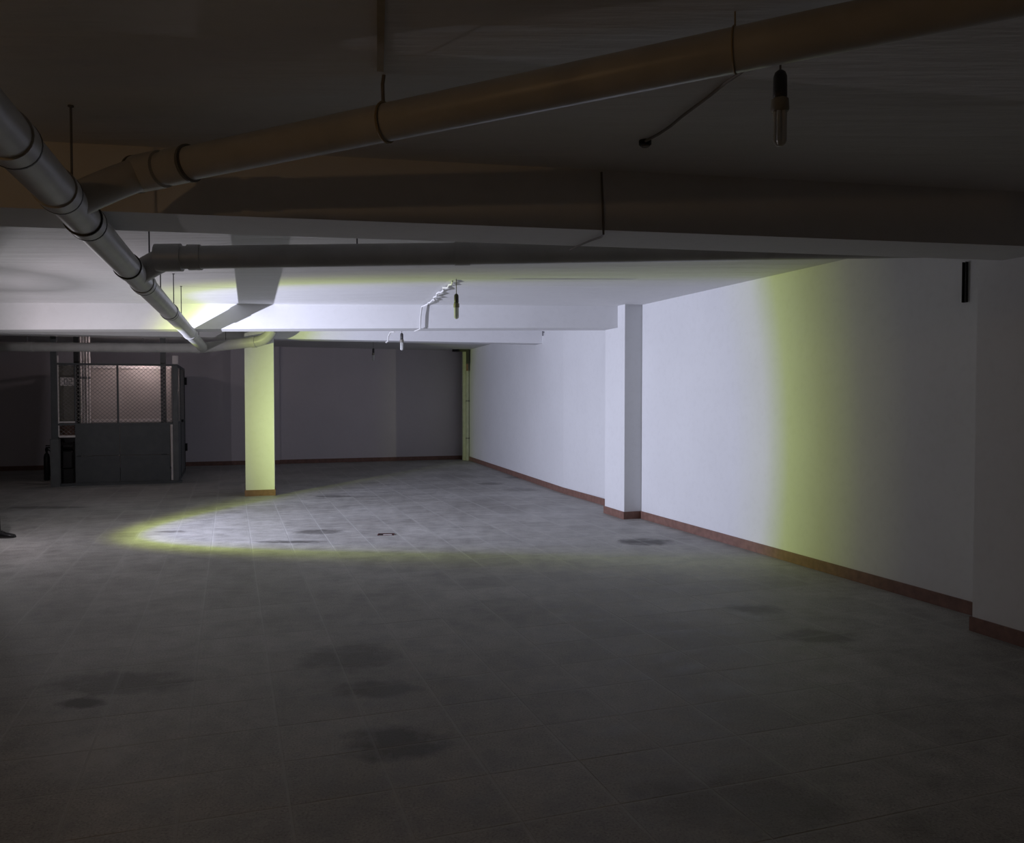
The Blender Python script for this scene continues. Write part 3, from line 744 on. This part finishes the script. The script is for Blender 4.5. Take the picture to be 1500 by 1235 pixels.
# hands: the near one closed round the torch
T_SIDE = T_AXIS.cross(V(0, 0, 1)).normalized()
def palm(name, c, ax, side, up, grip):
    vs2 = [c-ax*.045, c, c+ax*.03]; ed = [(0, 1), (1, 2)]; rd = [(.026, .026), (.034, .024), (.030, .022)]
    for i in range(4):
        base = c+ax*(.03-.02*i)-up*.012
        if grip:
            seq = [base+side*.026-up*.006, base+side*.030+up*.024, base+side*.004+up*.036, base-side*.020+up*.022]
        else:
            off = (i-1.5)*.018; L = (.07, .08, .076, .06)[i]; b2 = c+ax*.03+side*off
            seq = [b2, b2+ax*L*.4, b2+ax*L*.75+up*.008, b2+ax*L+up*.02]
        k = len(vs2); vs2 += seq; ed += [(1 if grip else 2, k), (k, k+1), (k+1, k+2), (k+2, k+3)]; rd += [(.0095, .0095)]*3+[(.0075, .0075)]
    tb = c-side*.028; k = len(vs2); vs2 += [tb, tb+ax*.03+up*.012, tb+ax*.058+up*.02]; ed += [(1, k), (k, k+1), (k+1, k+2)]; rd += [(.013, .013), (.011, .011), (.009, .009)]
    return skin_mesh(name, vs2, ed, rd, M_SKIN, per, 1, 1)
palm('hand', hand-V(0, 0, .022), T_AXIS, T_SIDE, V(0, 0, 1), True)
palm('hand', V(-.035, .05, .80), V(.1, 0, -1).normalized(), V(1, 0, .1).normalized(), V(0, 1, 0), False)
# shoes
def shoe(cx, cy):
    bm = bmesh.new(); secs = []
    n = 12
    prof = [(-.115, .030, .030, .075), (-.105, .036, .0, .085), (-.06, .040, 0, .095), (-.01, .041, 0, .092), (.04, .043, 0, .070), (.09, .048, 0, .054), (.14, .046, 0, .045), (.175, .036, 0, .036), (.19, .018, .0, .026)]
    rings = []
    for x, hw, z0_, z1_ in prof:
        r_ = []
        for k in range(n):
            a = 2*math.pi*k/n; y = math.cos(a); z = math.sin(a)
            yy = math.copysign(abs(y)**.7, y)*hw; zz = .018+(z1_-.018)*(.5+.5*math.copysign(abs(z)**.8, z))
            r_.append(bm.verts.new((cx+x, cy+yy, zz)))
        rings.append(r_)
    for r0, r1 in zip(rings, rings[1:]):
        for k in range(n): bm.faces.new((r0[k], r0[(k+1) % n], r1[(k+1) % n], r1[k]))
    bm.faces.new(rings[0][::-1]); bm.faces.new(rings[-1])
    s_ = mk_obj('shoe', bm, M_SHOE, per, True)
    bm = bmesh.new()
    out = [(x, hw+.004) for x, hw, _, _ in prof]
    add_prism(bm, [(cx+x, cy-h) for x, h in out]+[(cx+x, cy+h) for x, h in out[::-1]], 0, .020); mk_obj('sole', bm, M_SOLE, s_)
    for i in range(3): 
        bm = bmesh.new(); x = .015+.024*i; zt = .088-.011*i
        add_tube(bm, [V(cx+x, cy-.022, zt-.006), V(cx+x+.004, cy, zt+.004), V(cx+x, cy+.022, zt-.006)], .0035, 6); mk_obj('lace', bm, M_BLK, s_, True)
shoe(.14, .10); shoe(-.26, -.30)

# the torch itself and its lamp
tq = T_AXIS.to_track_quat('-Z', 'Y')
te = empty('hand_torch', (TORCH.x, TORCH.y, TORCH.z)); te.rotation_mode = 'QUATERNION'; te.rotation_quaternion = tq
tag(te, 'black hand torch held by the person at left', 'torch')
bm = bmesh.new(); add_lathe(bm, [(.016, .20), (.019, .19), (.019, .07), (.030, .045), (.032, .012), (.029, .010)], 20); mk_obj('barrel', bm, M_BLK, te, True)
bm = bmesh.new(); add_lathe(bm, [(.0285, .0125), (.0285, .011)], 20); mk_obj('lens', bm, M_TUBE, te, True)
box('switch', -.006, .006, .017, .022, .09, .115, M_REDB, te)
ld = bpy.data.lights.new('torch_beam', 'SPOT'); ld.energy = T_POWER; ld.spot_size = R(178); ld.spot_blend = .05; ld.shadow_soft_size = .012
ld.use_nodes = True; nt = ld.node_tree; em = nt.nodes['Emission']
tc = nt.nodes.new('ShaderNodeTexCoord'); sep = nt.nodes.new('ShaderNodeSeparateXYZ'); nt.links.new(tc.outputs['Normal'], sep.inputs[0])
ab = nt.nodes.new('ShaderNodeMath'); ab.operation = 'ABSOLUTE'; nt.links.new(sep.outputs[2], ab.inputs[0])
ac = nt.nodes.new('ShaderNodeMath'); ac.operation = 'ARCCOSINE'; nt.links.new(ab.outputs[0], ac.inputs[0])
dv = nt.nodes.new('ShaderNodeMath'); dv.operation = 'DIVIDE'; dv.inputs[1].default_value = math.pi/2; nt.links.new(ac.outputs[0], dv.inputs[0])
def light_ramp(stops):
    cr = nt.nodes.new('ShaderNodeValToRGB'); el_ = cr.color_ramp.elements
    while len(el_) < len(stops): el_.new(.5)
    for i, (a, c, k) in enumerate(stops):
        el_[i].position = a/90; el_[i].color = (c[0]*k, c[1]*k, c[2]*k, 1)
    nt.links.new(dv.outputs[0], cr.inputs[0]); return cr.outputs[0]
def lm(op, a, b):
    nd = nt.nodes.new('ShaderNodeMath'); nd.operation = op
    for i, x in enumerate((a, b)):
        if isinstance(x, (int, float)): nd.inputs[i].default_value = x
        else: nt.links.new(x, nd.inputs[i])
    return nd.outputs[0]
# the reflector throws wider than high: the core weakens with elevation
gy = lm('POWER', lm('SUBTRACT', 1.0, lm('MULTIPLY', sep.outputs[1], sep.outputs[1])), T_FLAT)
vm = nt.nodes.new('ShaderNodeVectorMath'); vm.operation = 'SCALE'; nt.links.new(light_ramp(BEAM), vm.inputs[0]); nt.links.new(gy, vm.inputs['Scale'])
va = nt.nodes.new('ShaderNodeVectorMath'); va.operation = 'ADD'; nt.links.new(vm.outputs[0], va.inputs[0]); 
vsp = nt.nodes.new('ShaderNodeVectorMath'); vsp.operation = 'SCALE'; nt.links.new(light_ramp(SPILL), vsp.inputs[0])
nt.links.new(lm('MULTIPLY', lm('MAXIMUM', lm('ADD', 1.0, lm('MULTIPLY', lm('MULTIPLY', sep.outputs[1], T_SIGN), 1.9)), .35), lm('MINIMUM', lm('MAXIMUM', lm('MULTIPLY', lm('SUBTRACT', .90, lm('MULTIPLY', sep.outputs[1], T_SIGN)), 2.5), .15), 1.0)), vsp.inputs['Scale'])
nt.links.new(vsp.outputs[0], va.inputs[1])
nt.links.new(va.outputs[0], em.inputs['Color'])
lo = bpy.data.objects.new('torch_beam', ld); COL.objects.link(lo); lo.parent = te

# unseen warm lamp, added to tint the near beam and pipe brown
wl_ = make_lamp((-2.6, -.6, 2.70), .12, 'unseen warm tube lamp added behind the camera')
pl = bpy.data.lights.new('added_warm_glow', 'POINT'); pl.energy = WARM_POWER; pl.color = (1, .60, .27); pl.shadow_soft_size = .05
po = bpy.data.objects.new('added_warm_glow', pl); COL.objects.link(po); po.parent = wl_; po.location = (0, 0, -.31)
